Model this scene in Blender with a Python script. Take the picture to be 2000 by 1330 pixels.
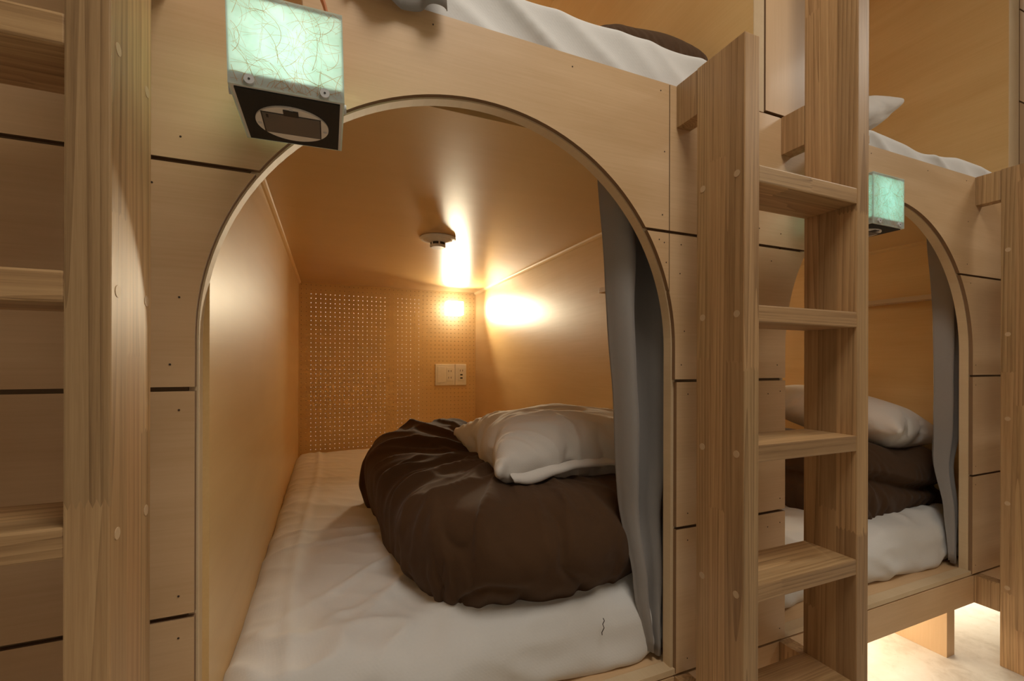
import bpy, bmesh, math, random
from mathutils import Vector, Matrix, noise

# ------------------------------------------------------------------ scene, camera, light
sc = bpy.context.scene
for o in list(bpy.data.objects):
    bpy.data.objects.remove(o)
COL = sc.collection
random.seed(7)

cam_d = bpy.data.cameras.new('camera')
cam_d.sensor_width = 36.0
cam_d.lens = 869.5 / 2000 * 36.0
cam_d.shift_y = 0.022
cam_d.clip_start = 0.02
cam = bpy.data.objects.new('camera', cam_d)
COL.objects.link(cam)
cam.matrix_world = (Matrix.Translation((0, 0, 0.888)) @ Matrix.Rotation(math.radians(-22.38), 4, 'Z')
                    @ Matrix.Rotation(math.radians(90), 4, 'X') @ Matrix.Rotation(math.radians(0.14), 4, 'Z'))
sc.camera = cam

world = bpy.data.worlds.new('world')
sc.world = world
world.use_nodes = True
world.node_tree.nodes['Background'].inputs[0].default_value = (1.0, 0.88, 0.72, 1)
world.node_tree.nodes['Background'].inputs[1].default_value = 0.05


def area(name, loc, rot, sx, sy, watts, col):
    d = bpy.data.lights.new(name, 'AREA')
    d.shape = 'RECTANGLE'
    d.size, d.size_y, d.energy, d.color = sx, sy, watts, col
    o = bpy.data.objects.new(name, d)
    o.location = loc
    o.rotation_euler = rot
    COL.objects.link(o)
    return o


# the aisle's two ceiling lights, the lit passage behind the pegboards, the strips under the beds
area('aisle_light', (0.40, -0.10, 2.60), (0, 0, 0), 0.75, 0.75, 16.8, (1.0, 0.93, 0.82))
area('aisle_light', (2.75, -0.20, 2.60), (0, 0, 0), 0.60, 0.60, 14.5, (1.0, 0.93, 0.82))
area('passage_light', (0.3, 3.15, 2.35), (0, 0, 0), 2.4, 0.3, 42, (0.78, 0.89, 1.0))
for ux, up in ((0.18, 2.0), (1.32, 3.5), (2.25, 3.0)):
    area('underbed_light', (ux, 0.98, 0.225), (0, 0, 0), 0.75, 0.30, up, (1.0, 0.89, 0.68))

vs = sc.view_settings
vs.view_transform = 'Standard'
vs.look = 'None'
vs.gamma = 1
vs.use_curve_mapping = False
vs.exposure = 0.0
sc.cycles.use_denoising = True
sc.cycles.max_bounces = 10
sc.cycles.diffuse_bounces = 6
sc.cycles.sample_clamp_indirect = 6.0


# ------------------------------------------------------------------ node helpers and materials
class NT:
    def __init__(self, name):
        self.m = bpy.data.materials.new(name)
        self.m.use_nodes = True
        self.t = self.m.node_tree
        self.t.nodes.clear()
        self.out = self.t.nodes.new('ShaderNodeOutputMaterial')

    def n(self, typ, **kw):
        nd = self.t.nodes.new('ShaderNode' + typ)
        for k, v in kw.items():
            setattr(nd, k, v)
        return nd

    def put(self, sock, v):
        if isinstance(v, bpy.types.NodeSocket):
            self.t.links.new(v, sock)
        else:
            sock.default_value = v

    def math(self, op, a, b=0.0, c=0.0):
        nd = self.n('Math', operation=op)
        self.put(nd.inputs[0], a)
        self.put(nd.inputs[1], b)
        self.put(nd.inputs[2], c)
        return nd.outputs[0]

    def comb(self, x, y, z):
        nd = self.n('CombineXYZ')
        for i, v in enumerate((x, y, z)):
            self.put(nd.inputs[i], v)
        return nd.outputs[0]

    def noise(self, vec, scale=1.0, detail=2.0, rough=0.5, dist=0.0):
        nd = self.n('TexNoise')
        self.put(nd.inputs['Vector'], vec)
        nd.inputs['Scale'].default_value = scale
        nd.inputs['Detail'].default_value = detail
        nd.inputs['Roughness'].default_value = rough
        nd.inputs['Distortion'].default_value = dist
        return nd.outputs['Fac']

    def white(self, vec):
        nd = self.n('TexWhiteNoise', noise_dimensions='3D')
        self.put(nd.inputs['Vector'], vec)
        return nd.outputs['Value']

    def ramp(self, fac, stops):
        nd = self.n('ValToRGB')
        self.put(nd.inputs[0], fac)
        e = nd.color_ramp.elements
        e[0].position, e[0].color = stops[0][0], (*stops[0][1], 1)
        e[1].position, e[1].color = stops[-1][0], (*stops[-1][1], 1)
        for p, c in stops[1:-1]:
            k = e.new(p)
            k.color = (*c, 1)
        return nd.outputs[0]

    def mix(self, fac, a, b, mode='MIX'):
        nd = self.n('Mix', data_type='RGBA', blend_type=mode)
        self.put(nd.inputs[0], fac)
        self.put(nd.inputs[6], a if isinstance(a, bpy.types.NodeSocket) else (*a, 1))
        self.put(nd.inputs[7], b if isinstance(b, bpy.types.NodeSocket) else (*b, 1))
        return nd.outputs[2]

    def bump(self, h, strength, dist):
        nd = self.n('Bump')
        self.put(nd.inputs['Height'], h)
        nd.inputs['Strength'].default_value = strength
        nd.inputs['Distance'].default_value = dist
        return nd.outputs[0]

    def bsdf(self, col, rough=0.5, normal=None, **kw):
        b = self.n('BsdfPrincipled')
        self.put(b.inputs['Base Color'], col if isinstance(col, bpy.types.NodeSocket) else (*col, 1))
        self.put(b.inputs['Roughness'], rough)
        if normal is not None:
            self.put(b.inputs['Normal'], normal)
        for k, v in kw.items():
            self.put(b.inputs[k.replace('_', ' ')], v)
        self.t.links.new(b.outputs[0], self.out.inputs[0])
        return b

    def coords(self):
        tc = self.n('TexCoord')
        sp = self.n('SeparateXYZ')
        self.t.links.new(tc.outputs['Object'], sp.inputs[0])
        r = self.n('ObjectInfo').outputs['Random']
        return sp.outputs, r


def ply(name, axis, light, dark, rough=0.45, coat=0.0, contrast=1.0):
    """rotary-cut birch/basswood plywood: faint broad streaks along the grain, fine flecks"""
    t = NT(name)
    p, r = t.coords()
    a = p['XYZ'.index(axis)]
    b, c = [p[i] for i in range(3) if 'XYZ'[i] != axis]
    off = t.math('MULTIPLY', r, 37.0)
    v1 = t.comb(t.math('ADD', t.math('MULTIPLY', a, 1.1), off), t.math('MULTIPLY', b, 11.0), t.math('MULTIPLY', c, 11.0))
    broad = t.noise(v1, 1.0, 3.0, 0.55, 0.6)
    v2 = t.comb(t.math('ADD', t.math('MULTIPLY', a, 9.0), off), t.math('MULTIPLY', b, 240.0), t.math('MULTIPLY', c, 240.0))
    fine = t.noise(v2, 1.0, 2.0, 0.6)
    v3 = t.comb(t.math('ADD', t.math('MULTIPLY', a, 2.2), off), t.math('MULTIPLY', b, 3.0), t.math('MULTIPLY', c, 3.0))
    blot = t.noise(v3, 1.0, 2.0, 0.5, 1.2)
    f = t.math('ADD', t.math('ADD', t.math('MULTIPLY', broad, 0.55), t.math('MULTIPLY', fine, 0.25)), t.math('MULTIPLY', blot, 0.35))
    lo, hi = 0.575 - 0.22 / contrast, 0.575 + 0.22 / contrast
    col = t.ramp(f, [(max(0, lo), dark), (min(1, hi), light)])
    tone = t.math('ADD', 0.95, t.math('MULTIPLY', r, 0.09))
    col = t.mix(1.0, col, t.comb(tone, tone, tone), 'MULTIPLY')
    rg = t.math('ADD', rough - 0.05, t.math('MULTIPLY', fine, 0.1))
    t.bsdf(col, rg, t.bump(fine, 0.12, 0.0004), Coat_Weight=coat, Coat_Roughness=0.16)
    return t.m


def ash(name, axis, across):
    """edge-glued ash: staves of random length with their own tone, growth rings and open pores"""
    t = NT(name)
    p, r = t.coords()
    a, b = p['XYZ'.index(axis)], p['XYZ'.index(across)]
    c = [p[i] for i in range(3) if 'XYZ'[i] not in (axis, across)][0]
    off = t.math('MULTIPLY', r, 53.0)
    sid = t.math('FLOOR', t.math('ADD', t.math('MULTIPLY', b, 27.0), 0.37))
    w0 = t.white(t.comb(sid, off, 3.1))
    # toothed finger joint at the end of each piece
    saw = t.math('MULTIPLY', t.math('PINGPONG', t.math('MULTIPLY', c, 160.0), 0.5), 0.018)
    sawb = t.math('MULTIPLY', t.math('PINGPONG', t.math('MULTIPLY', b, 130.0), 0.5), 0.012)
    al = t.math('ADD', t.math('ADD', a, saw), sawb)
    seg = t.math('FLOOR', t.math('ADD', t.math('MULTIPLY', al, 1.55), t.math('MULTIPLY', w0, 9.0)))
    cell = t.white(t.comb(sid, seg, off))
    cell2 = t.white(t.comb(seg, sid, t.math('ADD', off, 7.7)))
    sh = t.math('MULTIPLY', cell, 41.0)
    # growth rings
    vr = t.comb(t.math('MULTIPLY', b, 11.0), t.math('MULTIPLY', c, 11.0), t.math('ADD', t.math('MULTIPLY', a, 0.24), sh))
    field = t.noise(vr, 1.0, 1.5, 0.45, 0.3)
    rings = t.math('FRACT', t.math('MULTIPLY', t.math('ADD', field, t.math('MULTIPLY', b, 2.4)), 24.0))
    rings = t.math('POWER', rings, 1.6)
    # pores, long thin dashes
    vp = t.comb(t.math('MULTIPLY', b, 900.0), t.math('MULTIPLY', c, 900.0), t.math('ADD', t.math('MULTIPLY', a, 26.0), sh))
    pores = t.noise(vp, 1.0, 1.0, 0.5)
    vq = t.comb(t.math('MULTIPLY', b, 150.0), t.math('MULTIPLY', c, 150.0), t.math('ADD', t.math('MULTIPLY', a, 3.0), sh))
    fib = t.noise(vq, 1.0, 2.0, 0.6)
    f = t.math('ADD', t.math('MULTIPLY', rings, 0.26), t.math('ADD', t.math('MULTIPLY', fib, 0.62), t.math('MULTIPLY', pores, 0.24)))
    col = t.ramp(f, [(0.30, (0.545, 0.345, 0.172)), (0.54, (0.435, 0.262, 0.122)), (0.80, (0.26, 0.145, 0.062))])
    tone = t.math('ADD', 0.80, t.math('MULTIPLY', cell2, 0.36))
    tg = t.math('MULTIPLY', tone, t.math('ADD', 0.97, t.math('MULTIPLY', cell, 0.06)))
    col = t.mix(1.0, col, t.comb(tone, tg, t.math('MULTIPLY', tg, 0.98)), 'MULTIPLY')
    h = t.math('ADD', t.math('MULTIPLY', pores, 0.5), t.math('MULTIPLY', fib, 0.5))
    t.bsdf(col, 0.46, t.bump(h, 0.25, 0.0006))
    return t.m


def plain(name, col, rough=0.5, **kw):
    t = NT(name)
    p, r = t.coords()
    n = t.noise(t.comb(*p), 60.0, 2.0)
    k = t.math('ADD', 0.94, t.math('MULTIPLY', n, 0.12))
    t.bsdf(t.mix(1.0, col, t.comb(k, k, k), 'MULTIPLY'), rough, **kw)
    return t.m


def fabric(name, col, rough=0.9, weave=900.0, sheen=0.15, slub=0.1):
    t = NT(name)
    p, r = t.coords()
    w1 = t.math('SINE', t.math('MULTIPLY', t.math('ADD', p[0], p[2]), weave))
    w2 = t.math('SINE', t.math('MULTIPLY', t.math('ADD', p[1], p[2]), weave))
    n = t.noise(t.comb(*p), 9.0, 3.0, 0.6)
    n2 = t.noise(t.comb(*p), 220.0, 2.0, 0.6)
    k = t.math('ADD', 1.0 - slub * 0.75, t.math('ADD', t.math('MULTIPLY', n, slub), t.math('MULTIPLY', n2, slub * 0.5)))
    h = t.math('ADD', t.math('MULTIPLY', t.math('ADD', w1, w2), 0.12), n2)
    t.bsdf(t.mix(1.0, col, t.comb(k, k, k), 'MULTIPLY'), rough, t.bump(h, 0.15, 0.0008), Sheen_Weight=sheen, Sheen_Roughness=0.5,
           Specular_IOR_Level=0.2)
    return t.m


def glow(name, col, strength):
    t = NT(name)
    e = t.n('Emission')
    e.inputs[0].default_value = (*col, 1)
    e.inputs[1].default_value = strength
    t.t.links.new(e.outputs[0], t.out.inputs[0])
    return t.m


M = {}
PL, PD = (0.72, 0.495, 0.285), (0.60, 0.388, 0.200)
M['face'] = ply('face plywood', 'X', PL, PD, 0.42, 0.08, 1.5)
M['face_up'] = ply('upright face plywood', 'Z', PL, PD, 0.5, 0.1)
M['side'] = ply('lacquered side plywood', 'Y', (0.72, 0.495, 0.225), (0.63, 0.405, 0.165), 0.38, 0.14, 1.35)
M['back'] = ply('pegboard plywood', 'X', (0.77, 0.545, 0.255), (0.67, 0.45, 0.19), 0.45, 0.1)
M['ceil'] = ply('lacquered ceiling plywood', 'X', (0.69, 0.465, 0.21), (0.60, 0.385, 0.155), 0.30, 0.4, 0.7)
M['edge'] = ply('sanded ply edge', 'Y', (0.70, 0.54, 0.34), (0.60, 0.44, 0.26), 0.55)
M['burnt'] = plain('brown cut edge', (0.24, 0.14, 0.07), 0.8)
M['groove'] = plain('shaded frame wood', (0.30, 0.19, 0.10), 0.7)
M['nail'] = plain('nail hole', (0.05, 0.03, 0.018), 0.8)
M['ash_up'] = ash('ash rail', 'Z', 'Y')
M['ash_across'] = ash('ash tread', 'X', 'Y')
M['ash_block'] = ash('ash block', 'Z', 'Y')
M['plug'] = ply('plug wood', 'Z', (0.62, 0.45, 0.28), (0.52, 0.36, 0.21), 0.5)
M['sheet'] = fabric('white cotton sheet', (0.74, 0.725, 0.70))
M['pillow'] = fabric('white pillowcase', (0.73, 0.69, 0.645))
M['duvet'] = fabric('brown cotton cover', (0.074, 0.037, 0.016), 0.9, sheen=0.08, slub=0.18)
M['curtain'] = fabric('grey curtain cloth', (0.30, 0.277, 0.26), 0.85, 1400.0)
M['white'] = plain('white plastic', (0.80, 0.76, 0.68), 0.35)
M['grey'] = plain('grey plastic', (0.58, 0.58, 0.58), 0.4)
M['dark'] = plain('dark slot', (0.03, 0.025, 0.02), 0.6)
M['black'] = plain('black board', (0.016, 0.014, 0.01), 0.75)
M['door'] = plain('dark grey plastic', (0.13, 0.115, 0.10), 0.45)
M['leather'] = plain('orange leather', (0.62, 0.22, 0.08), 0.5)
M['lampglass'] = glow('lit lamp glass', (1.0, 0.96, 0.89), 10.0)
M['aislepaint'] = plain('grey aisle paint', (0.48, 0.45, 0.41), 0.8)
M['wallpaint'] = plain('white wall paint', (0.78, 0.74, 0.68), 0.8)


def paper(name='lit paper', c0=(0.74, 0.80, 0.70), c1=(0.88, 0.91, 0.84)):
    t = NT(name)
    p, r = t.coords()
    n = t.noise(t.comb(*p), 45.0, 3.0, 0.6)
    col = t.ramp(n, [(0.3, c0), (0.7, c1)])
    tr = t.n('BsdfTranslucent')
    t.put(tr.inputs[0], col)
    df = t.n('BsdfDiffuse')
    t.put(df.inputs[0], col)
    mx = t.n('MixShader')
    mx.inputs[0].default_value = 0.45
    t.t.links.new(tr.outputs[0], mx.inputs[1])
    t.t.links.new(df.outputs[0], mx.inputs[2])
    t.t.links.new(mx.outputs[0], t.out.inputs[0])
    return t.m


M['paper'] = paper()
M['fibre'] = paper('bark fibre', (0.66, 0.36, 0.15), (0.80, 0.48, 0.22))


def screed():
    t = NT('trowelled screed')
    p, r = t.coords()
    v = t.comb(*p)
    n1 = t.noise(v, 3.2, 4.0, 0.6, 1.5)
    n2 = t.noise(v, 26.0, 4.0, 0.65, 0.8)
    n3 = t.noise(v, 190.0, 2.0, 0.6)
    f = t.math('ADD', t.math('MULTIPLY', n1, 0.6), t.math('MULTIPLY', n2, 0.4))
    col = t.ramp(f, [(0.3, (0.50, 0.44, 0.36)), (0.5, (0.68, 0.63, 0.55)), (0.75, (0.76, 0.72, 0.66))])
    spk = t.ramp(n3, [(0.70, (1, 1, 1)), (0.76, (0.55, 0.45, 0.33))])
    col = t.mix(1.0, col, spk, 'MULTIPLY')
    t.bsdf(col, 0.65, t.bump(f, 0.3, 0.003))
    return t.m


M['floor'] = screed()


# ------------------------------------------------------------------ object helpers
def origin(o):
    v = Vector((0, 0, 0))
    while o:
        v += o.location
        o = o.parent
    return v


def tag(o, label=None, cat=None, group=None, kind=None):
    for k, v in (('label', label), ('category', cat), ('group', group), ('kind', kind)):
        if v:
            o[k] = v
    return o


def thing(name, label, cat, loc, group=None):
    o = bpy.data.objects.new(name, None)
    o.empty_display_size = 0.05
    o.location = loc
    COL.objects.link(o)
    return tag(o, label, cat, group)


class MB:
    """collects shapes given in world metres; build() links them as one mesh object under a parent"""

    def __init__(self):
        self.bm = bmesh.new()

    def box(self, x0, x1, y0, y1, z0, z1, mat=0, bevel=0.0, sides=None):
        bm = self.bm
        v = [bm.verts.new((x, y, z)) for z in (z0, z1) for y in (y0, y1) for x in (x0, x1)]
        fs = [(0, 2, 3, 1), (4, 5, 7, 6), (0, 1, 5, 4), (2, 6, 7, 3), (0, 4, 6, 2), (1, 3, 7, 5)]
        faces = [bm.faces.new([v[i] for i in f]) for f in fs]
        for f in faces:
            f.material_index = mat
        if sides is not None:                       # all faces but the front (-y) and back (+y)
            for i in (0, 1, 4, 5):
                faces[i].material_index = sides
        if bevel:
            ed = list({e for f in faces for e in f.edges})
            bmesh.ops.bevel(bm, geom=ed, offset=bevel, segments=2, profile=0.6, affect='EDGES', clamp_overlap=True)
        return self

    def prism(self, poly, y0, y1, face=0, side=0):
        """a polygon in x,z pushed from y0 to y1"""
        bm = self.bm
        a = [bm.verts.new((x, y0, z)) for x, z in poly]
        b = [bm.verts.new((x, y1, z)) for x, z in poly]
        n = len(poly)
        f = bm.faces.new(a)
        f.material_index = face
        f = bm.faces.new(list(reversed(b)))
        f.material_index = face
        for i in range(n):
            j = (i + 1) % n
            f = bm.faces.new((a[j], a[i], b[i], b[j]))
            f.material_index = side
        return self

    def disc(self, c, axis, r, h, n=16, mat=0, r2=None):
        """a short cylinder / cone centred at c whose axis is 'X','Y' or 'Z'"""
        r2 = r if r2 is None else r2
        bm = self.bm
        k = 'XYZ'.index(axis)
        rings = []
        for s, rr in ((-h / 2, r), (h / 2, r2)):
            ring = []
            for i in range(n):
                a = 2 * math.pi * i / n
                q = [0, 0, 0]
                q[k] = s
                q[(k + 1) % 3] = rr * math.cos(a)
                q[(k + 2) % 3] = rr * math.sin(a)
                ring.append(bm.verts.new(Vector(c) + Vector(q)))
            rings.append(ring)
        bm.faces.new(list(reversed(rings[0]))).material_index = mat
        bm.faces.new(rings[1]).material_index = mat
        for i in range(n):
            j = (i + 1) % n
            bm.faces.new((rings[0][i], rings[0][j], rings[1][j], rings[1][i])).material_index = mat
        return self

    def lathe(self, c, prof, n=32, mat=0):
        bm = self.bm
        rings = []
        for r, z in prof:
            rings.append([bm.verts.new((c[0] + r * math.cos(2 * math.pi * i / n), c[1] + r * math.sin(2 * math.pi * i / n), c[2] + z)) for i in range(n)])
        for A, B in zip(rings, rings[1:]):
            for i in range(n):
                j = (i + 1) % n
                bm.faces.new((A[i], A[j], B[j], B[i])).material_index = mat
        bm.faces.new(rings[0]).material_index = mat
        bm.faces.new(rings[-1]).material_index = mat
        return self

    def tube(self, pts, r, n=6, mat=0):
        bm = self.bm
        rings = []
        for i, p in enumerate(pts):
            p = Vector(p)
            d = (Vector(pts[min(i + 1, len(pts) - 1)]) - Vector(pts[max(i - 1, 0)])).normalized()
            u = d.orthogonal().normalized() if i == 0 else (u - d * u.dot(d)).normalized()
            w = d.cross(u)
            rings.append([bm.verts.new(p + (u * math.cos(2 * math.pi * k / n) + w * math.sin(2 * math.pi * k / n)) * r) for k in range(n)])
        for A, B in zip(rings, rings[1:]):
            for k in range(n):
                j = (k + 1) % n
                bm.faces.new((A[k], A[j], B[j], B[k])).material_index = mat
        bm.faces.new(list(reversed(rings[0]))).material_index = mat
        bm.faces.new(rings[-1]).material_index = mat
        return self

    def build(self, name, mats, parent=None, smooth=False, base=None):
        """base: a world point that becomes the origin of a top-level mesh"""
        me = bpy.data.meshes.new(name)
        bmesh.ops.recalc_face_normals(self.bm, faces=self.bm.faces[:])
        o = bpy.data.objects.new(name, me)
        COL.objects.link(o)
        if parent:
            o.parent = parent
            off = origin(parent)
        else:
            off = Vector(base) if base else Vector((0, 0, 0))
            o.location = off
        bmesh.ops.translate(self.bm, verts=self.bm.verts[:], vec=-off)
        self.bm.to_mesh(me)
        self.bm.free()
        for m in (mats if isinstance(mats, (list, tuple)) else [mats]):
            me.materials.append(M[m] if isinstance(m, str) else m)
        if smooth:
            for p in me.polygons:
                p.use_smooth = True
        return o


def place_copy(src, name, parent, off):
    """another object on the same mesh data, at a world offset from its source"""
    c = src.copy()
    c.name = name
    COL.objects.link(c)
    c.parent = parent
    c.location = origin(src) + Vector(off) - (origin(parent) if parent else Vector((0, 0, 0)))
    return c


# ------------------------------------------------------------------ the room
def struct(name, mat, *b):
    o = MB().box(*b).build(name, mat)
    o['kind'] = 'structure'
    return o


struct('floor', 'floor', -3.0, 5.5, -1.7, 3.6, -0.06, 0.0)
struct('wall_back', 'wallpaint', -3.0, 5.5, 3.45, 3.55, 0.0, 2.7)
struct('wall_front', 'aislepaint', -3.0, 5.5, -1.7, -1.6, 0.0, 2.7)
struct('wall_left', 'wallpaint', -3.05, -2.95, -1.6, 3.45, 0.0, 2.7)
struct('wall_right', 'wallpaint', 5.45, 5.55, -1.6, 3.45, 0.0, 2.7)
struct('ceiling', 'wallpaint', -3.0, 5.5, -1.7, 3.55, 2.70, 2.78)

# ------------------------------------------------------------------ the plywood capsules
Y = 0.720                        # face of the front boards
PITCH = 1.156
CX, CZ, R = 0.246, 0.922, 0.411  # the arch of the first capsule
TOP = 1.459


def arc(cx, r, a0, a1, n):
    return [(cx + r * math.cos(a0 + (a1 - a0) * i / n), CZ + r * math.sin(a0 + (a1 - a0) * i / n)) for i in range(n + 1)]


def nails(parent, pts):
    b = MB()
    for x, z in pts:
        b.disc((x, Y - 0.0002, z), 'Y', 0.0014, 0.0006, 6)
    o = b.build('nail', 'nail', parent)
    o['kind'] = 'stuff'


def board(bay, poly, npts=()):
    o = MB().prism(poly, Y, Y + 0.009, 0, 1).build('front_board', ['face', 'burnt'], bay)
    if npts:
        nails(o, npts)
    return o


def pegboard_mesh(bay, x0, x1, z0, z1, y, pitch=0.0253, r=0.0025):
    bm = bmesh.new()
    nx, nz = round((x1 - x0) / pitch), round((z1 - z0) / pitch)
    px, pz = (x1 - x0) / nx, (z1 - z0) / nz
    grid = {}

    def corner(i, j, k):
        key = (i, j, k)
        if key not in grid:
            grid[key] = bm.verts.new((x0 + i * px, y + k * 0.006, z0 + j * pz))
        return grid[key]

    for i in range(nx):
        for j in range(nz):
            cx, cz = x0 + (i + .5) * px, z0 + (j + .5) * pz
            hole = []
            for k in (0, 1):
                hole.append([bm.verts.new((cx + r * math.cos(math.pi / 4 * (q + .5)), y + k * 0.006, cz + r * math.sin(math.pi / 4 * (q + .5)))) for q in range(8)])
            for k in (0, 1):
                c = [corner(i + 1, j + 1, k), corner(i, j + 1, k), corner(i, j, k), corner(i + 1, j, k)]
                h = hole[k]
                # h[0],h[1] lie towards the first corner, and so on round
                for s in range(4):
                    f1 = (c[s], h[(2 * s + 1) % 8], h[2 * s])
                    f2 = (c[s], c[(s + 1) % 4], h[(2 * s + 2) % 8], h[(2 * s + 1) % 8])
                    for f in (f1, f2):
                        bm.faces.new(f if k else tuple(reversed(f)))
            for q in range(8):
                t = (q + 1) % 8
                bm.faces.new((hole[0][q], hole[0][t], hole[1][t], hole[1][q]))
    m = MB()
    m.bm.free()
    m.bm = bm
    return m.build('pegboard', 'back', bay)


def capsule(k, label, x_right, upper_wall, boards_above, peg=None):
    """one bay: the arched capsule below and the open-fronted one above"""
    D = PITCH * k
    cx = CX + D
    x0 = 0.645 - PITCH + D                     # where the bay's boards begin on the left
    bay = thing('sleeping_capsule', label, 'bunk', (CX + D, Y, 0), 'plywood sleeping capsules')
    L, RR = -0.165 + D, 0.657 + D
    g = 0.0025                                 # the front boards stop short of the arch liner
    rb = R + g
    rows = [(0.2475, 0.544), (0.550, 0.849), (0.855, 1.154), (1.160, TOP)]
    xl = 0.661 - PITCH + D
    # rows below the spring of the arch
    for z0, z1 in rows[:2]:
        xa = xl if k == 0 else 0.664 + D - PITCH
        board(bay, [(xa, z0), (L - g, z0), (L - g, z1), (xa, z1)],
              [(L - .02, z0 + .025), (L - .02, z1 - .025), (xa + .03, z0 + .025), (xa + .03, z1 - .025), (L - .06, z1 - .03)])
        if k == 1:
            board(bay, [(RR + g, z0), (x_right, z0), (x_right, z1), (RR + g, z1)],
                  [(RR + .02, z0 + .025), (RR + .02, z1 - .025)])
    # third row: a piece each side of the curve
    z0, z1 = rows[2]
    ang = math.asin((z1 - CZ) / rb)
    right = [(cx + rb, z0)] + arc(cx, rb, 0, ang, 14)
    if k == 0:                                  # its right piece stops at the upright seam
        a_s = math.acos((0.643 - cx) / rb)
        board(bay, arc(cx, rb, a_s, ang, 10) + [(0.643, z1)], [(cx + .385, z1 - .02), (cx + .372, z1 - .015), (cx + .39, z1 - .06)])
        lx = [(x0, z0), (x0, z1)]
    else:
        board(bay, right + [(x_right, z1), (x_right, z0)], [(cx + .40, z1 - .02), (cx + .43, z0 + .03)])
        a_s = math.acos((0.6447 - CX) / rb)
        lx = [(CX + rb, z0)] + arc(CX, rb, 0, a_s, 6) + [(0.6447, z1)]
    left = [(2 * cx - x, z) for x, z in right]
    board(bay, lx + list(reversed(left)),
          [(L - .03, z0 + .03), (L - .10, z1 - .07), (L - .05, z1 - .03), (L - .02, z0 + .12)] + ([(.675, z1 - .02), (.672, z1 - .08), (.676, z0 + .03), (.684, z0 + .10)] if k else []))
    # top row, cut by the crown of the arch
    z0, z1 = rows[3]
    a0 = math.asin((z0 - CZ) / rb)
    xr = 0.643 if k == 0 else x_right
    board(bay, [(x0, z0)] + list(reversed(arc(cx, rb, a0, math.pi - a0, 40))) + [(xr, z0), (xr, z1), (x0, z1)],
          [(cx - .09, z1 - .02), (cx + .17, z1 - .022), (cx + .375, z1 - .018), (cx + .385, z1 - .14), (cx + .38, z0 + .03), (cx - .43, z0 + .03), (cx - .5, z0 + .035)])
    # carcass behind the boards, with the same arched hole
    rf = R + 0.012
    xc0, xc1 = (x0 - .0, 0.98) if k == 0 else (0.985, x_right)
    poly = [(xc0, 0.244), (cx - rf, 0.244)] + list(reversed(arc(cx, rf, 0, math.pi, 48))) + [(cx + rf, 0.244), (xc1, 0.244), (xc1, TOP - .002), (xc0, TOP - .002)]
    MB().prism(poly, Y + .0095, Y + .026, 0, 0).build('front_frame', 'groove', bay)
    # arch liner and sill
    path_i = [(cx - R, 0.256)] + list(reversed(arc(cx, R, 0, math.pi, 64))) + [(cx + R, 0.256)]
    path_o = [(cx - rf + .001, 0.256)] + list(reversed(arc(cx, rf - .001, 0, math.pi, 64))) + [(cx + rf - .001, 0.256)]
    bm = bmesh.new()
    vv = [[bm.verts.new((x, y, z)) for x, z in p] for p, y in ((path_i, Y + .0093), (path_i, Y + .031), (path_o, Y + .031), (path_o, Y + .0093))]
    for q in range(4):
        A, B = vv[q], vv[(q + 1) % 4]
        for i in range(len(A) - 1):
            bm.faces.new((A[i], A[i + 1], B[i + 1], B[i]))
    for e in (0, -1):
        bm.faces.new([v[e] for v in vv])
    m = MB()
    m.bm.free()
    m.bm = bm
    m.build('arch_trim', 'edge', bay)
    MB().box(L - .012, RR + .012, Y + .003, Y + .031, 0.2435, 0.256, bevel=.0008).build('sill', 'edge', bay)
    MB().box(xl if k == 0 else .664, x_right if k else .662, Y + .002, Y + .022, 0.157, 0.2405, bevel=.001).build('front_rail', 'face', bay)
    # shell of the lower capsule
    xa, xb = -0.157 + D, 0.886 + D
    MB().box(xa - .016, xb + .016, Y + .031, 2.79, 0.237, 0.252).build('bed_deck', 'face', bay)
    MB().box(xa - .015, xa, Y + .031, 2.79, 0.252, 1.358).build('side_wall', 'side', bay)
    MB().box(xb, xb + .015, Y + .031, 2.79, 0.252, 1.358).build('side_wall', 'side', bay)
    MB().box(xa, xb, Y + .066, 2.79, 1.343, 1.358).build('ceiling_board', 'ceil', bay)
    for xx, s in ((xb, -1), (xa, 1)):
        c = [(xx, 1.343), (xx + s * .012, 1.343), (xx + s * .010, 1.337), (xx + s * .005, 1.333), (xx, 1.331)]
        MB().prism(c, Y + .068, 2.777).build('cove_strip', 'side', bay)
    if peg is None:
        peg = pegboard_mesh(bay, xa, xb, 0.253, 1.343, 2.778)
    else:
        place_copy(peg, 'pegboard', bay, (PITCH, 0, 0))
    for u0, u1, w0, w1 in ((xa, xa + .052, .25, 1.35), (D + .335, D + .385, .25, 1.35), (D + .53, xb, .25, 1.35), (xa, xb, 1.285, 1.35), (D + .49, D + .505, .5, 1.2)):
        MB().box(u0, u1, 2.785, 2.815, w0, w1).build('stud', 'burnt', bay)
    MB().box(D + .573, D + .615, Y + .0225, 1.55, 0.0, 0.2365, bevel=.001).build('leg', 'face_up', bay)
    # small ledge on the right-hand side wall
    MB().box(xb - .056, xb, 0.889, 1.262, 1.121, 1.138, bevel=.0015).build('ledge', 'edge', bay)
    # upper capsule
    ux0, ux1 = upper_wall
    MB().box(xa - .015, ux0, Y + .027, 2.79, 1.385, 1.40).build('upper_deck', 'face', bay)
    MB().box(ux0, ux1, Y + .0005, 2.79, TOP + .001, 2.43).build('upper_side_wall', 'side', bay)
    MB().box(ux0, ux1, Y - .001, Y + .0004, TOP + .001, 2.43).build('edge_band', 'edge', bay)
    MB().box(xa - .015, xa, Y + .03, 2.79, TOP + .001, 2.43).build('upper_side_wall', 'side', bay)
    MB().box(xa, ux0, 2.778, 2.79, 1.40, 2.43).build('upper_back_wall', 'back', bay)
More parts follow.
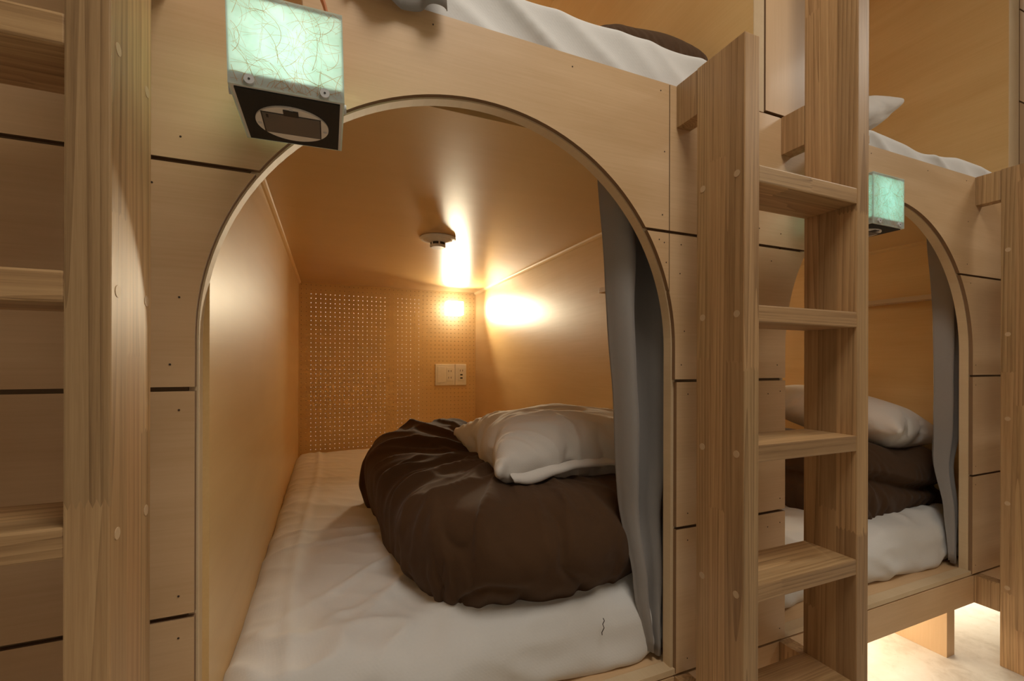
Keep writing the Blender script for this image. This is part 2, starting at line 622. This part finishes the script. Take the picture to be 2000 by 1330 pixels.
    MB().box(xa - .015, ux1, Y + .03, 2.79, 2.43, 2.445).build('upper_ceiling', 'ceil', bay)
    for z0, z1 in boards_above:
        u0, u1 = ux1 + .006, ux1 + (.175 if k == 0 else .06)
        b = MB().box(u0, u1, Y - .001, Y + .006, z0, z1, 0, 0, 1).build('upper_front_board', ['face_up', 'burnt'], bay)
        nails(b, [(u0 + .02, z0 + .02), (u0 + .025, z0 + .16), (u1 - .012, z0 + .035), (u1 - .012, z1 - .03)])
        MB().box(ux1, u1, Y + .008, Y + .02, z0 - .005, z1 + .003).build('backing', 'burnt', bay)
    return bay, peg


bay1, peg = capsule(0, 'left of the two plywood sleeping capsules, its whole arched opening in view', 0.66, (0.882, 0.914), [(1.466, 2.43)])
bay2, _ = capsule(1, 'right-hand plywood sleeping capsule, its arch half hidden behind the middle ladder', 2.155, (2.030, 2.094),
                  [(1.466, 1.750), (1.756, 2.053), (2.059, 2.43)], peg)


# ------------------------------------------------------------------ ladders
def ladder(x0, x1, dz, label, zr):
    lad = thing('ladder', label, 'ladder', ((x0 + x1) / 2, 0.61, 0), 'wooden bunk ladders')
    y0, y1, t = 0.557, 0.665, 0.036
    tops = [(1.238 - 0.2465 * i + dz) for i in range(5)]
    plug = None
    for a, b, zt, s in ((x0, x0 + t, 1.462, -1), (x1 - t, x1, zr, 1)):
        rail = MB().box(a, b, y0, y1, 0.0, zt, bevel=.002).build('rail', 'ash_up', lad)
        xf = a if s < 0 else b
        for zt_ in tops:
            for yy in (0.5725, 0.6495):
                w = (xf + s * .0002, yy, zt_ - .016)
                if plug is None:
                    plug = MB().disc(w, 'X', .0063, .0007, 14).build('plug', 'plug', rail)
                    pw, first = Vector(w), rail
                else:
                    c = plug.copy()
                    COL.objects.link(c)
                    c.parent = rail
                    c.location = Vector(w) - pw
    for i, zt_ in enumerate(tops):
        MB().box(x0 + t - .001, x1 - t + .001, y0 + .001, y1 - .002, zt_ - .031, zt_, bevel=.0025).build('rung', 'ash_across', lad)
    for a, b in ((x0, x0 + t), (x1 - t, x1)):
        MB().box(a, b, y1 + .0005, Y - .0005, 1.373, 1.460, bevel=.001).build('bracket', 'ash_block', lad)
        MB().box(a, b, y1 + .0005, Y + .0015, 0.158, 0.2415, bevel=.001).build('bracket', 'ash_block', lad)
    return lad


ladder(0.662, 1.008, 0.0, 'pale wooden ladder standing between the two arches', 2.40)
ladder(-0.545, -0.199, -0.0155, 'pale wooden ladder cut off by the left edge, its post left of the big arch', 2.40)
ladder(1.830, 2.176, 0.0, 'pale wooden ladder cut off by the right edge, beyond the far arch', 2.40)


# ------------------------------------------------------------------ fittings inside the capsules
def wall_lamp(D, up, label):
    x0, x1, z0, z1 = 0.676 + D, 0.782 + D, 1.187 + up, 1.273 + up
    t = thing('wall_lamp', label, 'lamp', ((x0 + x1) / 2, 2.778, (z0 + z1) / 2), 'capsule wall lamps')
    MB().box(x0 + .012, x1 - .012, 2.762, 2.7775, z0 + .01, z1 - .01, bevel=.002).build('back_plate', 'white', t)
    MB().box(x0, x1, 2.690, 2.762, z0, z1, bevel=.008).build('glass_shade', 'lampglass', t, smooth=True)
    d = bpy.data.lights.new('wall_lamp_bulb', 'AREA')
    d.shape, d.size, d.size_y, d.energy, d.color = 'RECTANGLE', x1 - x0, z1 - z0, 4.7, (1.0, 0.85, 0.58)
    d.spread = math.radians(115)
    o = bpy.data.objects.new('wall_lamp_bulb', d)
    COL.objects.link(o)
    o.parent = t
    o.location = (0, -.092, 0)
    o.rotation_euler = (math.radians(-90), 0, 0)
    return t


wall_lamp(0, 0, 'lit square wall lamp on the pegboard of the big arched capsule')
wall_lamp(PITCH, 0, 'lit square wall lamp at the back of the far arched capsule')
wall_lamp(0, 1.10, 'lit wall lamp at the back of the open bunk above the big arch')
wall_lamp(PITCH, 1.10, 'lit wall lamp at the back of the open bunk above the far arch')


def socket_plate(D, label):
    t = thing('socket_plate', label, 'outlet', (0.72 + D, 2.7775, 0.813), None)
    x0, x1, z0, z1 = 0.620 + D, 0.821 + D, 0.746, 0.880
    MB().box(x0, x0 + .126, 2.768, 2.7778, z0, z1, bevel=.002).build('cover_plate', 'white', t)
    MB().box(x0 + .128, x1, 2.768, 2.7778, z0, z1, bevel=.002).build('cover_plate', 'white', t)
    MB().box(x0 + .014, x0 + .062, 2.764, 2.7685, z0 + .017, z1 - .017, bevel=.001).build('rocker_switch', 'white', t)
    for xc in (x0 + .092, x0 + .168):
        m = MB().box(xc - .021, xc + .021, 2.7655, 2.7685, z0 + .028, z1 - .022, bevel=.001).build('outlet', 'white', t)
        b = MB()
        zs = (z0 + .048, z0 + .090) if xc < x0 + .1 else (z0 + .093,)
        for zz in zs:
            for dx in (-.008, .008):
                b.box(xc + dx - .0015, xc + dx + .0015, 2.7651, 2.7656, zz - .006, zz + .006)
        if xc > x0 + .1:
            for zz in (z0 + .045, z0 + .066):
                b.box(xc - .008, xc + .008, 2.7651, 2.7656, zz - .0045, zz + .0045)
        b.build('slot', 'dark', m)['kind'] = 'stuff'
    return t


socket_plate(0, 'cream switch and socket plate on the pegboard, lower right')


def smoke_detector(D, label):
    c = (0.366 + D, 1.60, 1.343)
    t = thing('smoke_detector', label, 'smoke detector', c)
    MB().lathe(c, [(.004, -.0005), (.064, -.0005), (.066, -.004), (.062, -.008), (.052, -.010), (.050, -.012), (.030, -.019), (.002, -.019)], 40).build('base', 'white', t, smooth=False)
    MB().lathe(c, [(.002, -.019), (.026, -.019), (.026, -.028), (.002, -.028)], 32).build('sensor_grille', 'dark', t)
    b = MB()
    for i in range(6):
        a = i * math.pi / 3 + .5
        b.disc((c[0] + .0262 * math.cos(a), c[1] + .0262 * math.sin(a), c[2] - .0235), 'Z', .003, .009, 8)
    b.build('grille_rib', 'white', t)['kind'] = 'stuff'
    MB().lathe(c, [(.002, -.028), (.028, -.028), (.0285, -.033), (.025, -.037), (.002, -.037)], 32).build('sensor_cap', 'white', t)
    return t


smoke_detector(0, 'round white smoke detector on the capsule ceiling')


# ------------------------------------------------------------------ lanterns
def lantern(x0, y0, z0, w, d, h, label, strap_end, peg_z, power, col, rot):
    t = thing('lantern', label, 'lantern', (x0 + w / 2, y0 + d / 2, z0), 'paper box lanterns')
    rnd = random.Random(int(x0 * 1000) + 5)
    x1, y1, z1 = x0 + w, y0 + d, z0 + h
    th = .0016
    b = MB()
    b.box(x0, x1, y0, y0 + th, z0, z1)
    b.box(x0, x1, y1 - th, y1, z0, z1)
    b.box(x0, x0 + th, y0 + th, y1 - th, z0, z1)
    b.box(x1 - th, x1, y0 + th, y1 - th, z0, z1)
    shade = b.build('paper_shade', 'paper', t)
    # fibres pressed into the sheet
    bm = bmesh.new()
    for face in range(4):
        W = w if face in (0, 2) else d
        for _ in range(260):
            a, r = rnd.uniform(0, 6.28), rnd.choice((.02, .03, .05, .08, .15)) * rnd.uniform(.6, 1.4)
            cu, cv = rnd.uniform(-.02, W + .02), rnd.uniform(-.02, h + .02)
            ln, hw = rnd.uniform(.012, .06) / r, rnd.choice((.00009, .00011, .00013, .00022))
            prev = None
            n = 9
            wob = rnd.uniform(-.3, .3)
            for i in range(n + 1):
                q = a + ln * (i / n - .5)
                rr = r * (1 + wob * (i / n) ** 2)
                u_, v_ = cu + math.cos(q) * rr - math.cos(a) * r, cv + math.sin(q) * rr - math.sin(a) * r
                e = .0003
                if not (.001 < u_ < W - .001 and .001 < v_ < h - .001):
                    prev = None
                    continue
                du, dv = math.cos(q) * hw, math.sin(q) * hw

                def P(u, v):
                    return {0: (x0 + u, y0 - e, z0 + v), 1: (x0 - e, y0 + u, z0 + v), 2: (x0 + u, y1 + e, z0 + v), 3: (x1 + e, y0 + u, z0 + v)}[face]
                cur = (bm.verts.new(P(u_ - du, v_ - dv)), bm.verts.new(P(u_ + du, v_ + dv)))
                if prev:
                    bm.faces.new((prev[0], prev[1], cur[1], cur[0]))
                prev = cur
    m = MB()
    m.bm.free()
    m.bm = bm
    f = m.build('paper_fibre', 'fibre', shade)
    f['kind'] = 'stuff'
    # base: pale wooden block, black underside, battery lid
    MB().box(x0 + th, x1 - th, y0 + th, y1 - th, z0 + .0005, z0 + .014).build('base_block', 'white', t)
    bb = MB().box(x0 + .005, x1 - .005, y0 + .005, y1 - .005, z0 - .0015, z0 + .0004).build('black_base', 'black', t)
    cx, cy = x0 + w * .50, y0 + d * .53
    bz = MB().disc((cx, cy, z0 - .0025), 'Z', .0425 * w / .121, .002, 48).build('round_bezel', 'white', t)
    MB().box(cx - .033, cx + .032, cy - .0245, cy + .0245, z0 - .0042, z0 - .0036, bevel=.0002).build('battery_lid', 'door', bz)
    MB().box(cx - .0345, cx + .0335, cy - .026, cy + .026, z0 - .0038, z0 - .0034).build('lid_gap', 'dark', bz)
    MB().box(cx - .009, cx + .008, cy - .037, cy - .024, z0 - .0048, z0 - .0034, bevel=.0004).build('latch', 'dark', bz)
    MB().box(cx - .029, cx - .0265, cy - .021, cy - .014, z0 - .0046, z0 - .004).build('lid_mark', 'dark', bz)
    for a in (-1.57, 0.12, 3.02):
        MB().disc((cx + .0385 * math.cos(a), cy + .0385 * math.sin(a), z0 - .0036), 'Z', .0026, .0006, 12).build('screw', 'grey', bz)
    for px, py, ax in ((x0 + w * .175, y0 - .0015, 'Y'), (x0 + w * .82, y0 - .0015, 'Y'), (x1 + .0015, y0 + d * .2, 'X'), (x0 - .0015, y0 + d * .2, 'X')):
        s = MB().disc((px, py, z0 + .0065), ax, .0053, .003, 20).build('screw', 'grey', t)
        q = (px, py - .0016, z0 + .0065) if ax == 'Y' else (px + (.0016 if px > cx else -.0016), py, z0 + .0065)
        MB().disc(q, ax, .0013, .0004, 8).build('screw_socket', 'dark', s)
    # top frame and leather carrying strap
    MB().box(x0 + th, x1 - th, y0 + th, y1 - th, z1 - .006, z1 - .002).build('top_board', 'face', t)
    bm = bmesh.new()
    sx0, sx1, zt = x0 + .03, x0 + w - strap_end, peg_z + .030
    rows = []
    for i in range(25):
        q = math.pi * i / 24
        x = (sx0 + sx1) / 2 + (sx1 - sx0) / 2 * math.cos(q)
        z = z1 - .004 + (zt - z1 + .004) * math.sin(q) ** .8
        yy = y0 + d * .55
        nx, nz = math.cos(q) * .0012, math.sin(q) * .0012
        rows.append([bm.verts.new((x - nx, yy - .0075, z - nz)), bm.verts.new((x - nx, yy + .0075, z - nz)), bm.verts.new((x + nx, yy + .0075, z + nz)), bm.verts.new((x + nx, yy - .0075, z + nz))])
    for A, B in zip(rows, rows[1:]):
        for i in range(4):
            j = (i + 1) % 4
            bm.faces.new((A[i], A[j], B[j], B[i]))
    bm.faces.new(rows[0])
    bm.faces.new(list(reversed(rows[-1])))
    m = MB()
    m.bm.free()
    m.bm = bm
    m.build('strap', 'leather', t)
    d_ = bpy.data.lights.new('lantern_bulb', 'POINT')
    d_.energy, d_.color, d_.shadow_soft_size = power, col, .018
    lo = bpy.data.objects.new('lantern_bulb', d_)
    COL.objects.link(lo)
    lo.parent = t
    lo.location = (0, 0, h * .55)
    t.rotation_euler = rot
    return t


lantern(-0.104, 0.574, 1.199, 0.121, 0.131, 0.1055, 'glowing fibre-paper lantern hanging over the big arch', 0.012, 1.372, 0.44, (0.56, 0.88, 1.0), (0, math.radians(-1.6), 0))
lantern(1.101, 0.600, 1.197, 0.115, 0.113, 0.113, 'glowing fibre-paper lantern half hidden by the middle ladder', 0.05, 1.404, 0.22, (0.30, 0.90, 1.0), (0, 0, 0))


def hook(x0, x1, z0, z1, label):
    t = thing('hanging_peg', label, 'peg', ((x0 + x1) / 2, Y, z0), 'lantern pegs')
    MB().box(x0, x1, 0.645, Y - .0005, z0, z1, bevel=.002).build('peg', 'plug', t)
    return t


hook(-0.060, -0.034, 1.368, 1.388, 'small wooden peg on the board above the big arch, holding the lantern strap')
hook(1.128, 1.170, 1.404, 1.423, 'small wooden peg behind the middle ladder, above the far lantern')


# ------------------------------------------------------------------ bedding: cloth settled over soft cores
def grid_box(sx, sy, sz, nx, ny, nz):
    bm = bmesh.new()
    V = {}

    def v(i, j, k):
        if (i, j, k) not in V:
            V[(i, j, k)] = bm.verts.new((sx * (i / nx - .5), sy * (j / ny - .5), sz * k / nz))
        return V[(i, j, k)]
    for i in range(nx):
        for j in range(ny):
            bm.faces.new((v(i, j, 0), v(i, j + 1, 0), v(i + 1, j + 1, 0), v(i + 1, j, 0)))
            bm.faces.new((v(i, j, nz), v(i + 1, j, nz), v(i + 1, j + 1, nz), v(i, j + 1, nz)))
    for i in range(nx):
        for k in range(nz):
            bm.faces.new((v(i, 0, k), v(i + 1, 0, k), v(i + 1, 0, k + 1), v(i, 0, k + 1)))
            bm.faces.new((v(i, ny, k), v(i, ny, k + 1), v(i + 1, ny, k + 1), v(i + 1, ny, k)))
    for j in range(ny):
        for k in range(nz):
            bm.faces.new((v(0, j, k), v(0, j, k + 1), v(0, j + 1, k + 1), v(0, j + 1, k)))
            bm.faces.new((v(nx, j, k), v(nx, j + 1, k), v(nx, j + 1, k + 1), v(nx, j, k + 1)))
    me = bpy.data.meshes.new('cloth')
    bm.to_mesh(me)
    bm.free()
    return me


def round_box(sx, sy, sz, nx, ny, nz, r, warp=None):
    me = grid_box(sx, sy, sz, nx, ny, nz)
    h = Vector((sx / 2 - r, sy / 2 - r, sz / 2 - r))
    for v in me.vertices:
        c = v.co - Vector((0, 0, sz / 2))
        q = Vector([max(-h[i], min(h[i], c[i])) for i in range(3)])
        d = c - q
        if d.length > 1e-6:
            c = q + d.normalized() * r
        v.co = c + Vector((0, 0, sz / 2))
        if warp:
            v.co = warp(v.co)
    return me


def jitter(me, s, amp):
    for v in me.vertices:
        n = noise.noise_vector(v.co * s)
        v.co += Vector((n.x, n.y, n.z)) * amp


def temp(me, loc=(0, 0, 0)):
    o = bpy.data.objects.new('core', me)
    COL.objects.link(o)
    o.location = loc
    return o


def collide(o, thick=.004, fr=5.0):
    o.modifiers.new('c', 'COLLISION')
    o.collision.thickness_outer = thick
    o.collision.cloth_friction = fr
    o.collision.use_culling = False
    return o


def settle(o, frames, stiff=20, bend=.08, shrink=0.0, pressure=None, quality=4, gravity=-9.8):
    sc.gravity = (0, 0, gravity)
    m = o.modifiers.new('cloth', 'CLOTH')
    s = m.settings
    s.quality, s.mass, s.air_damping = quality, .3, 2
    s.tension_stiffness = s.compression_stiffness = stiff
    s.shear_stiffness, s.bending_stiffness = 5, bend
    s.tension_damping = s.compression_damping = s.shear_damping = 5
    s.shrink_min = shrink
    if pressure:
        s.use_pressure = True
        s.uniform_pressure_force = pressure
    m.collision_settings.collision_quality = 2
    m.collision_settings.distance_min = .004
    m.collision_settings.use_self_collision = False
    sc.frame_start, sc.frame_end = 1, frames
    for f in range(1, frames + 1):
        sc.frame_set(f)
    dg = bpy.context.evaluated_depsgraph_get()
    me = bpy.data.meshes.new_from_object(o.evaluated_get(dg))
    o.modifiers.clear()
    bpy.data.objects.remove(o)
    for p in me.polygons:
        p.use_smooth = True
    sc.frame_set(1)
    return me


def soft(name, me, mat, label, cat, loc, rot=(0, 0, 0), scale=(1, 1, 1), group=None, warp=None, fine=0):
    me = me.copy()
    me.name = name
    if fine:                                    # a closer mesh before the creases go in
        o = temp(me)
        s = o.modifiers.new('s', 'SUBSURF')
        s.levels = fine
        me = bpy.data.meshes.new_from_object(o.evaluated_get(bpy.context.evaluated_depsgraph_get()))
        me.name = name
        bpy.data.objects.remove(o)
    if warp:
        for v in me.vertices:
            v.co = warp(v.co.copy())
    me.materials.clear()
    me.materials.append(M[mat])
    o = bpy.data.objects.new(name, me)
    COL.objects.link(o)
    o.location, o.rotation_euler, o.scale = loc, rot, scale
    s = o.modifiers.new('smooth', 'SUBSURF')
    s.levels = s.render_levels = 1 if fine else 2
    return tag(o, label, cat, group)


# folded duvet: an uneven rounded core under a loose cover
def duvet_shape(c):
    x, y, z = c
    s = 1 + .10 * math.sin(x * 5 + 1) * math.cos(y * 4) + .10 * (y / .46)
    return Vector((x * (1 + .05 * math.sin(y * 6)), y, z * s))


core = collide(temp(round_box(.70, .86, .20, 24, 28, 8, .085, duvet_shape)), .006)
me = round_box(.76, .92, .235, 50, 60, 15, .09, duvet_shape)
jitter(me, 7, .010)
duvet_me = settle(temp(me, (0, 0, .004)), 26, 20, .06, -.13, .25)
bpy.data.objects.remove(core)

# pillow: two panels blown up
me = round_box(.60, .40, .028, 44, 30, 2, .013)
jitter(me, 9, .004)
pillow_me = settle(temp(me), 26, 25, .02, -.05, 11, 5, -.6)
zmin = min(v.co.z for v in pillow_me.vertices)
for v in pillow_me.vertices:
    v.co.z -= zmin


# mattress under a loose sheet
def sag(c):
    x, y, z = c
    e = max(0.0, 1 - (y + 1.0) / .20)
    return Vector((x, y, z * (1 - .10 * e * e)))


core = collide(temp(round_box(.99, 1.96, .135, 20, 36, 4, .05, sag)), .004, 20)
me = round_box(1.025, 1.995, .152, 52, 96, 7, .052, sag)
for v in me.vertices:
    n = noise.noise(Vector((v.co.x * 7 + v.co.y * 3, v.co.y * 2.2, v.co.z * 5)))
    v.co += Vector((n, -n, n)) * .007
mat_me = settle(temp(me, (0, 0, .003)), 18, 22, .05, -.022)
bpy.data.objects.remove(core)
sc.gravity = (0, 0, -9.81)


def ridge(v):
    return 1 - abs(noise.noise(v)) * 2


def bed_folds(c):
    x, y, z = c
    up = max(0.0, min(1.0, (z - .06) / .06))
    # a hem running beside the left wall and the small gathers that cross it
    hem = .008 * math.exp(-((x + .40 - .015 * math.sin(y * 3)) / .010) ** 2)
    gather = .010 * max(0.0, ridge(Vector((x * 1.5, y * 14 + x * 3, 2)))) ** 3 * max(0, min(1, (-x - .18) / .15)) * max(0, min(1, (y + .15) / .5))
    # long soft folds pulled from the duvet towards the near left corner
    a = math.atan2(y + .42, x - .02)
    d = math.hypot(x - .02, y + .42)
    pull = .018 * max(0.0, ridge(Vector((a * 3.2, d * .8, 5)))) ** 4 * min(1, d / .15) * math.exp(-(d / .55) ** 2)
    soft_ = .010 * noise.noise(Vector((x * 3 + y * 1.6, y * 1.4, 7)))
    # crumpled lip along the near edge
    lip = math.exp(-((y + .93) / .14) ** 2)
    crump = lip * (.018 * max(0.0, ridge(Vector((x * 6 + y * 5, y * 8 - x * 2, 4)))) ** 3 + .014 * noise.noise(Vector((x * 4, y * 5, 1))))
    fine = .0035 * max(0.0, ridge(Vector((x * 11 + y * 9, y * 5 - x * 3, 11)))) ** 5
    dz = (hem + gather + pull + soft_ + crump + fine) * up
    dx = .008 * noise.noise(Vector((0, y * 7, 3))) * (1 if x < -.42 else 0)
    dy = -.012 * lip * (1.6 * ridge(Vector((x * 5, z * 5, 8))) - .5) * (1 - up * .5)
    return Vector((x + dx, y + dy, z + dz))


soft('mattress', mat_me, 'sheet', 'mattress in a white sheet inside the big arched capsule', 'mattress', (0.367, 1.765, 0.253), (0, 0, 0), (1.06, 1, 1), 'capsule mattresses', bed_folds, 1)
soft('mattress', mat_me, 'sheet', 'mattress in a white sheet inside the far arched capsule', 'mattress', (0.365 + PITCH, 1.775, 0.253), (0, 0, 0), (1.055, 1, 1), 'capsule mattresses', bed_folds)


def upper_sheet(seed, dip):
    def f(c):
        x, y, z = c
        front = max(0.0, min(1.0, (-y - .93) / .04))
        fold = max(0.0, ridge(Vector((x * 7 + z * 9, z * 1.5, seed)))) ** 2
        fold *= .35 + .9 * max(0.0, noise.noise(Vector((x * 2.3, seed, 1))) + .3)
        top = dip * (noise.noise(Vector((x * 5, y * 3, seed))) - .3) * max(0.0, min(1.0, (z - .08) / .06))
        return Vector((x, y - front * fold * (.022 - .10 * max(0.0, z - .10)), z + top))
    return f


for D, h, seed, dip, who in ((0, .165, 3, .003, 'big'), (PITCH, .128, 8, .030, 'far')):
    um = round_box(1.03, 1.98, h, 110, 40, 12, .022)
    for p in um.polygons:
        p.use_smooth = True
    soft('mattress', um, 'sheet', 'mattress in a white sheet on the open bunk above the %s arch' % who, 'mattress', (0.364 + D, 1.737, 1.401), group='capsule mattresses', warp=upper_sheet(seed, dip))


def heap(c):
    # wrinkles fan out from the pillow's corner; the far left corner stands higher, the pillow's place is pressed down
    x, y, z = c
    up = max(0.0, min(1.0, z / .15))
    a = math.atan2(y + .02, x - .02)
    d = math.hypot(x - .02, y + .02)
    w = max(0.0, ridge(Vector((a * 2.6 + d, d * 2.5, 3)))) ** 3 * min(1, d / .1)
    w += .5 * max(0.0, ridge(Vector((a * 6.5 + d * 2, d * 3.5, 12)))) ** 4 * min(1, d / .1)
    left = max(0.0, min(1.0, (.16 - x) / .3))
    z2 = z + up * (.022 * (w - .35) * (.3 + .7 * left) + .055 * math.exp(-((x + .14) / .22) ** 2 - ((y - .30) / .2) ** 2)
                   - .060 * math.exp(-((x - .20) / .22) ** 2 - ((y + .02) / .24) ** 2))
    side = max(0.0, min(1.0, (-y - .30) / .1))
    crease = max(0.0, ridge(Vector((x * 5 + z * 3, z * 7 - x * 3, 9)))) ** 6
    belly = math.sin(max(0, min(1, z / .2)) * 3.1)
    mid = math.exp(-((x + .06) / .17) ** 2)
    corner = max(0.0, (-x - .22) / .15) * max(0.0, (-y - .28) / .15)
    return Vector((x - .010 * w * left * up + .05 * corner, y + side * (.016 * crease - belly * (.012 + .040 * mid) - .018 * mid + .075 * max(0.0, min(1.0, (x - .14) / .18))) + .05 * corner, z2))


def two_rolls(c):
    x, y, z = c
    k = 1 - .10 * math.exp(-((z - .095 - .10 * x) / .018) ** 2)
    return Vector((x * k, y * k, z * (1 + .12 * math.sin(x * 9))))


def peak(c):
    x, y, z = c
    return Vector((x, y, z * (1 + .45 * math.exp(-((x + .26) / .06) ** 2 - ((y + .25) / .10) ** 2) + .12 * math.sin(x * 8 + 1))))


soft('duvet', duvet_me, 'duvet', 'brown folded duvet heaped in the big arched capsule, under a pillow', 'duvet', (0.495, 1.272, 0.402), (0, 0, 0), (1, 1, 1), 'brown duvets', heap, 1)
soft('duvet', duvet_me, 'duvet', 'brown folded duvet beside the far capsule\'s curtain', 'duvet', (0.365 + 1.36, 1.24, 0.402), (0, 0, math.radians(180)), (.80, .88, .95), 'brown duvets', two_rolls)
soft('duvet', duvet_me, 'duvet', 'brown duvet showing above the mattress over the big arch', 'duvet', (0.715, 1.06, 1.572), (0, 0, 0), (.44, .56, .50), 'brown duvets', peak)
soft('duvet', duvet_me, 'duvet', 'brown duvet showing above the mattress over the far arch', 'duvet', (1.42, 1.12, 1.52), (0, 0, 0), (.80, .6, .50), 'brown duvets')

def creased(c):
    # creases run in from the short left edge; a soft flat hem at the front
    x, y, z = c
    l = max(0.0, min(1.0, (.14 - x) / .3))
    a = math.atan2(y, x + .45)
    k = max(0.0, ridge(Vector((a * 9, x * 2.2, 2)))) ** 3
    k2 = max(0.0, ridge(Vector((x * 7 + y * 6, y * 9, 6)))) ** 4
    s = 1 if z > .075 else -.3
    return Vector((x, y - .006 * k2, z + s * (.010 * k * l + .007 * k2 + .008 * noise.noise(Vector((x * 6, y * 6, 4))))))


soft('pillow', pillow_me, 'pillow', 'white pillow lying on the brown duvet in the big arched capsule', 'pillow', (0.650, 1.19, 0.535), (math.radians(4), 0, 0), (.95, 1.08, .95), 'white pillows', creased, 1)
bed_pillow = [o for o in COL.objects if o.name == 'pillow'][0]
hb = bmesh.new()
prev = sm = None
for i in range(41):
    hx = -.262 + .52 * i / 40
    near = [v.co for v in bed_pillow.data.vertices if abs(v.co.x - hx) < .030]
    e = min(near, key=lambda c: c.y)
    k = .7 + .3 * noise.noise(Vector((hx * 8, 3, 1)))
    e = e.copy()
    e = e if sm is None else sm.lerp(e, .25)
    sm = e
    row = [Vector((hx, e.y + .012, e.z - .004)), Vector((hx, e.y - .004, e.z - .010)), Vector((hx + .004, e.y - .014 * k, e.z - .024 * k)), Vector((hx + .006, e.y - .010 * k, e.z - .040 * k))]
    row = [hb.verts.new(p) for p in row]
    if prev:
        for q in range(3):
            hb.faces.new((prev[q], prev[q + 1], row[q + 1], row[q]))
    prev = row
hme = bpy.data.meshes.new('pillowcase_hem')
hb.to_mesh(hme)
hb.free()
for p in hme.polygons:
    p.use_smooth = True
hme.materials.append(M['pillow'])
hem = bpy.data.objects.new('pillowcase_hem', hme)
COL.objects.link(hem)
hem.parent = bed_pillow
hs = hem.modifiers.new('thickness', 'SOLIDIFY')
hs.thickness = .003
hs = hem.modifiers.new('smooth', 'SUBSURF')
hs.levels = hs.render_levels = 1

soft('pillow', pillow_me, 'pillow', 'white pillow leaning on the side wall of the far arched capsule', 'pillow', (1.84, 1.13, 0.60), (math.radians(8), math.radians(-10), math.radians(95)), (.86, 1, .8), 'white pillows')
soft('pillow', pillow_me, 'pillow', 'white pillow with one corner up on the bunk above the far arch', 'pillow', (1.545, 1.05, 1.600), (0, math.radians(-20), math.radians(4)), (.86, 1, .7), 'white pillows', creased, 1)

# a loose dark thread on the front of the sheet
MB().tube([(0.520, 0.770, 0.367), (0.522, 0.7685, 0.362), (0.517, 0.767, 0.357), (0.519, 0.765, 0.350), (0.513, 0.764, 0.343), (0.513, 0.763, 0.338)], .0009, 5).build('thread', 'nail', None, base=(0.517, 0.765, 0.35))
tag(bpy.data.objects['thread'], 'short dark thread on the white sheet by the curtain foot', 'thread')


# ------------------------------------------------------------------ curtains
def curtain(name, label, xl, xr, yc, amp, zt, zb, folds, nu=110, nv=40, seed=1, group='grey capsule curtains'):
    """xl, xr, yc, amp: functions of t (0 at the top, 1 at the hem)"""
    rnd = random.Random(seed)
    ph = [rnd.uniform(0, 6.28) for _ in range(4)]
    bm = bmesh.new()
    rows = []
    for j in range(nv + 1):
        t = j / nv
        row = []
        for i in range(nu + 1):
            u = i / nu
            s = -math.cos(2 * math.pi * (u - .16) / .46 + .25 * math.sin(4 * t)) if folds == 0 else math.sin(2 * math.pi * folds * u + ph[0] + .5 * math.sin(3 * t + ph[1]) + .7 * math.sin(5 * u + ph[2]))
            s = math.copysign(abs(s) ** .8, s)
            x = xl(t) + (xr(t) - xl(t)) * (u + .018 * math.cos(4 * math.pi * folds * u + ph[0]))
            y = yc(t) + amp(t) * s + .004 * noise.noise(Vector((u * 5, t * 6, seed)))
            x += .004 * noise.noise(Vector((u * 4, t * 7, seed + 9)))
            z = zt + (zb - zt) * t + .006 * math.sin(7 * u + ph[3]) * t
            row.append(bm.verts.new((x, y, z)))
        rows.append(row)
    for A, B in zip(rows, rows[1:]):
        for i in range(nu):
            bm.faces.new((A[i], A[i + 1], B[i + 1], B[i]))
    m = MB()
    m.bm.free()
    m.bm = bm
    o = m.build(name, 'curtain', None, True, base=((xl(1) + xr(1)) / 2, yc(1), zb))
    s = o.modifiers.new('thickness', 'SOLIDIFY')
    s.thickness = .0014
    return tag(o, label, 'curtain', group)


def lerp(*pts):
    def f(t):
        for (a, x), (b, y) in zip(pts, pts[1:]):
            if t <= b:
                k = (t - a) / (b - a)
                k = k * k * (3 - 2 * k)
                return x + (y - x) * k
        return pts[-1][1]
    return f


for D, sh, who in ((0, 0, 'big'), (PITCH, .118, 'far')):
    curtain('curtain', 'grey curtain gathered at the right inside the %s arch' % who,
            lerp((0, .545 + D + sh), (.25, .562 + D + sh), (.6, .585 + D + sh * .8), (.88, .608 + D + sh * .4), (1, .632 + D + sh * .1)),
            lerp((0, .82 + D), (.5, .77 + D), (.85, .700 + D), (1, .672 + D)),
            lerp((0, .815), (.7, .808), (.86, .778), (1, .766)), lerp((0, .034), (.6, .030), (.86, .014), (1, .006)),
            1.335, .268, 0, seed=4)
curtain('curtain', 'grey curtain end hanging over the front board of the bunk above the big arch',
        lerp((0, -.12), (1, .02)), lerp((0, .12), (.9, .168), (1, .172)), lerp((0, .735), (.8, .706), (1, .70)), lerp((0, .03), (1, .009)), 2.40, 1.446, 2.1, seed=2)
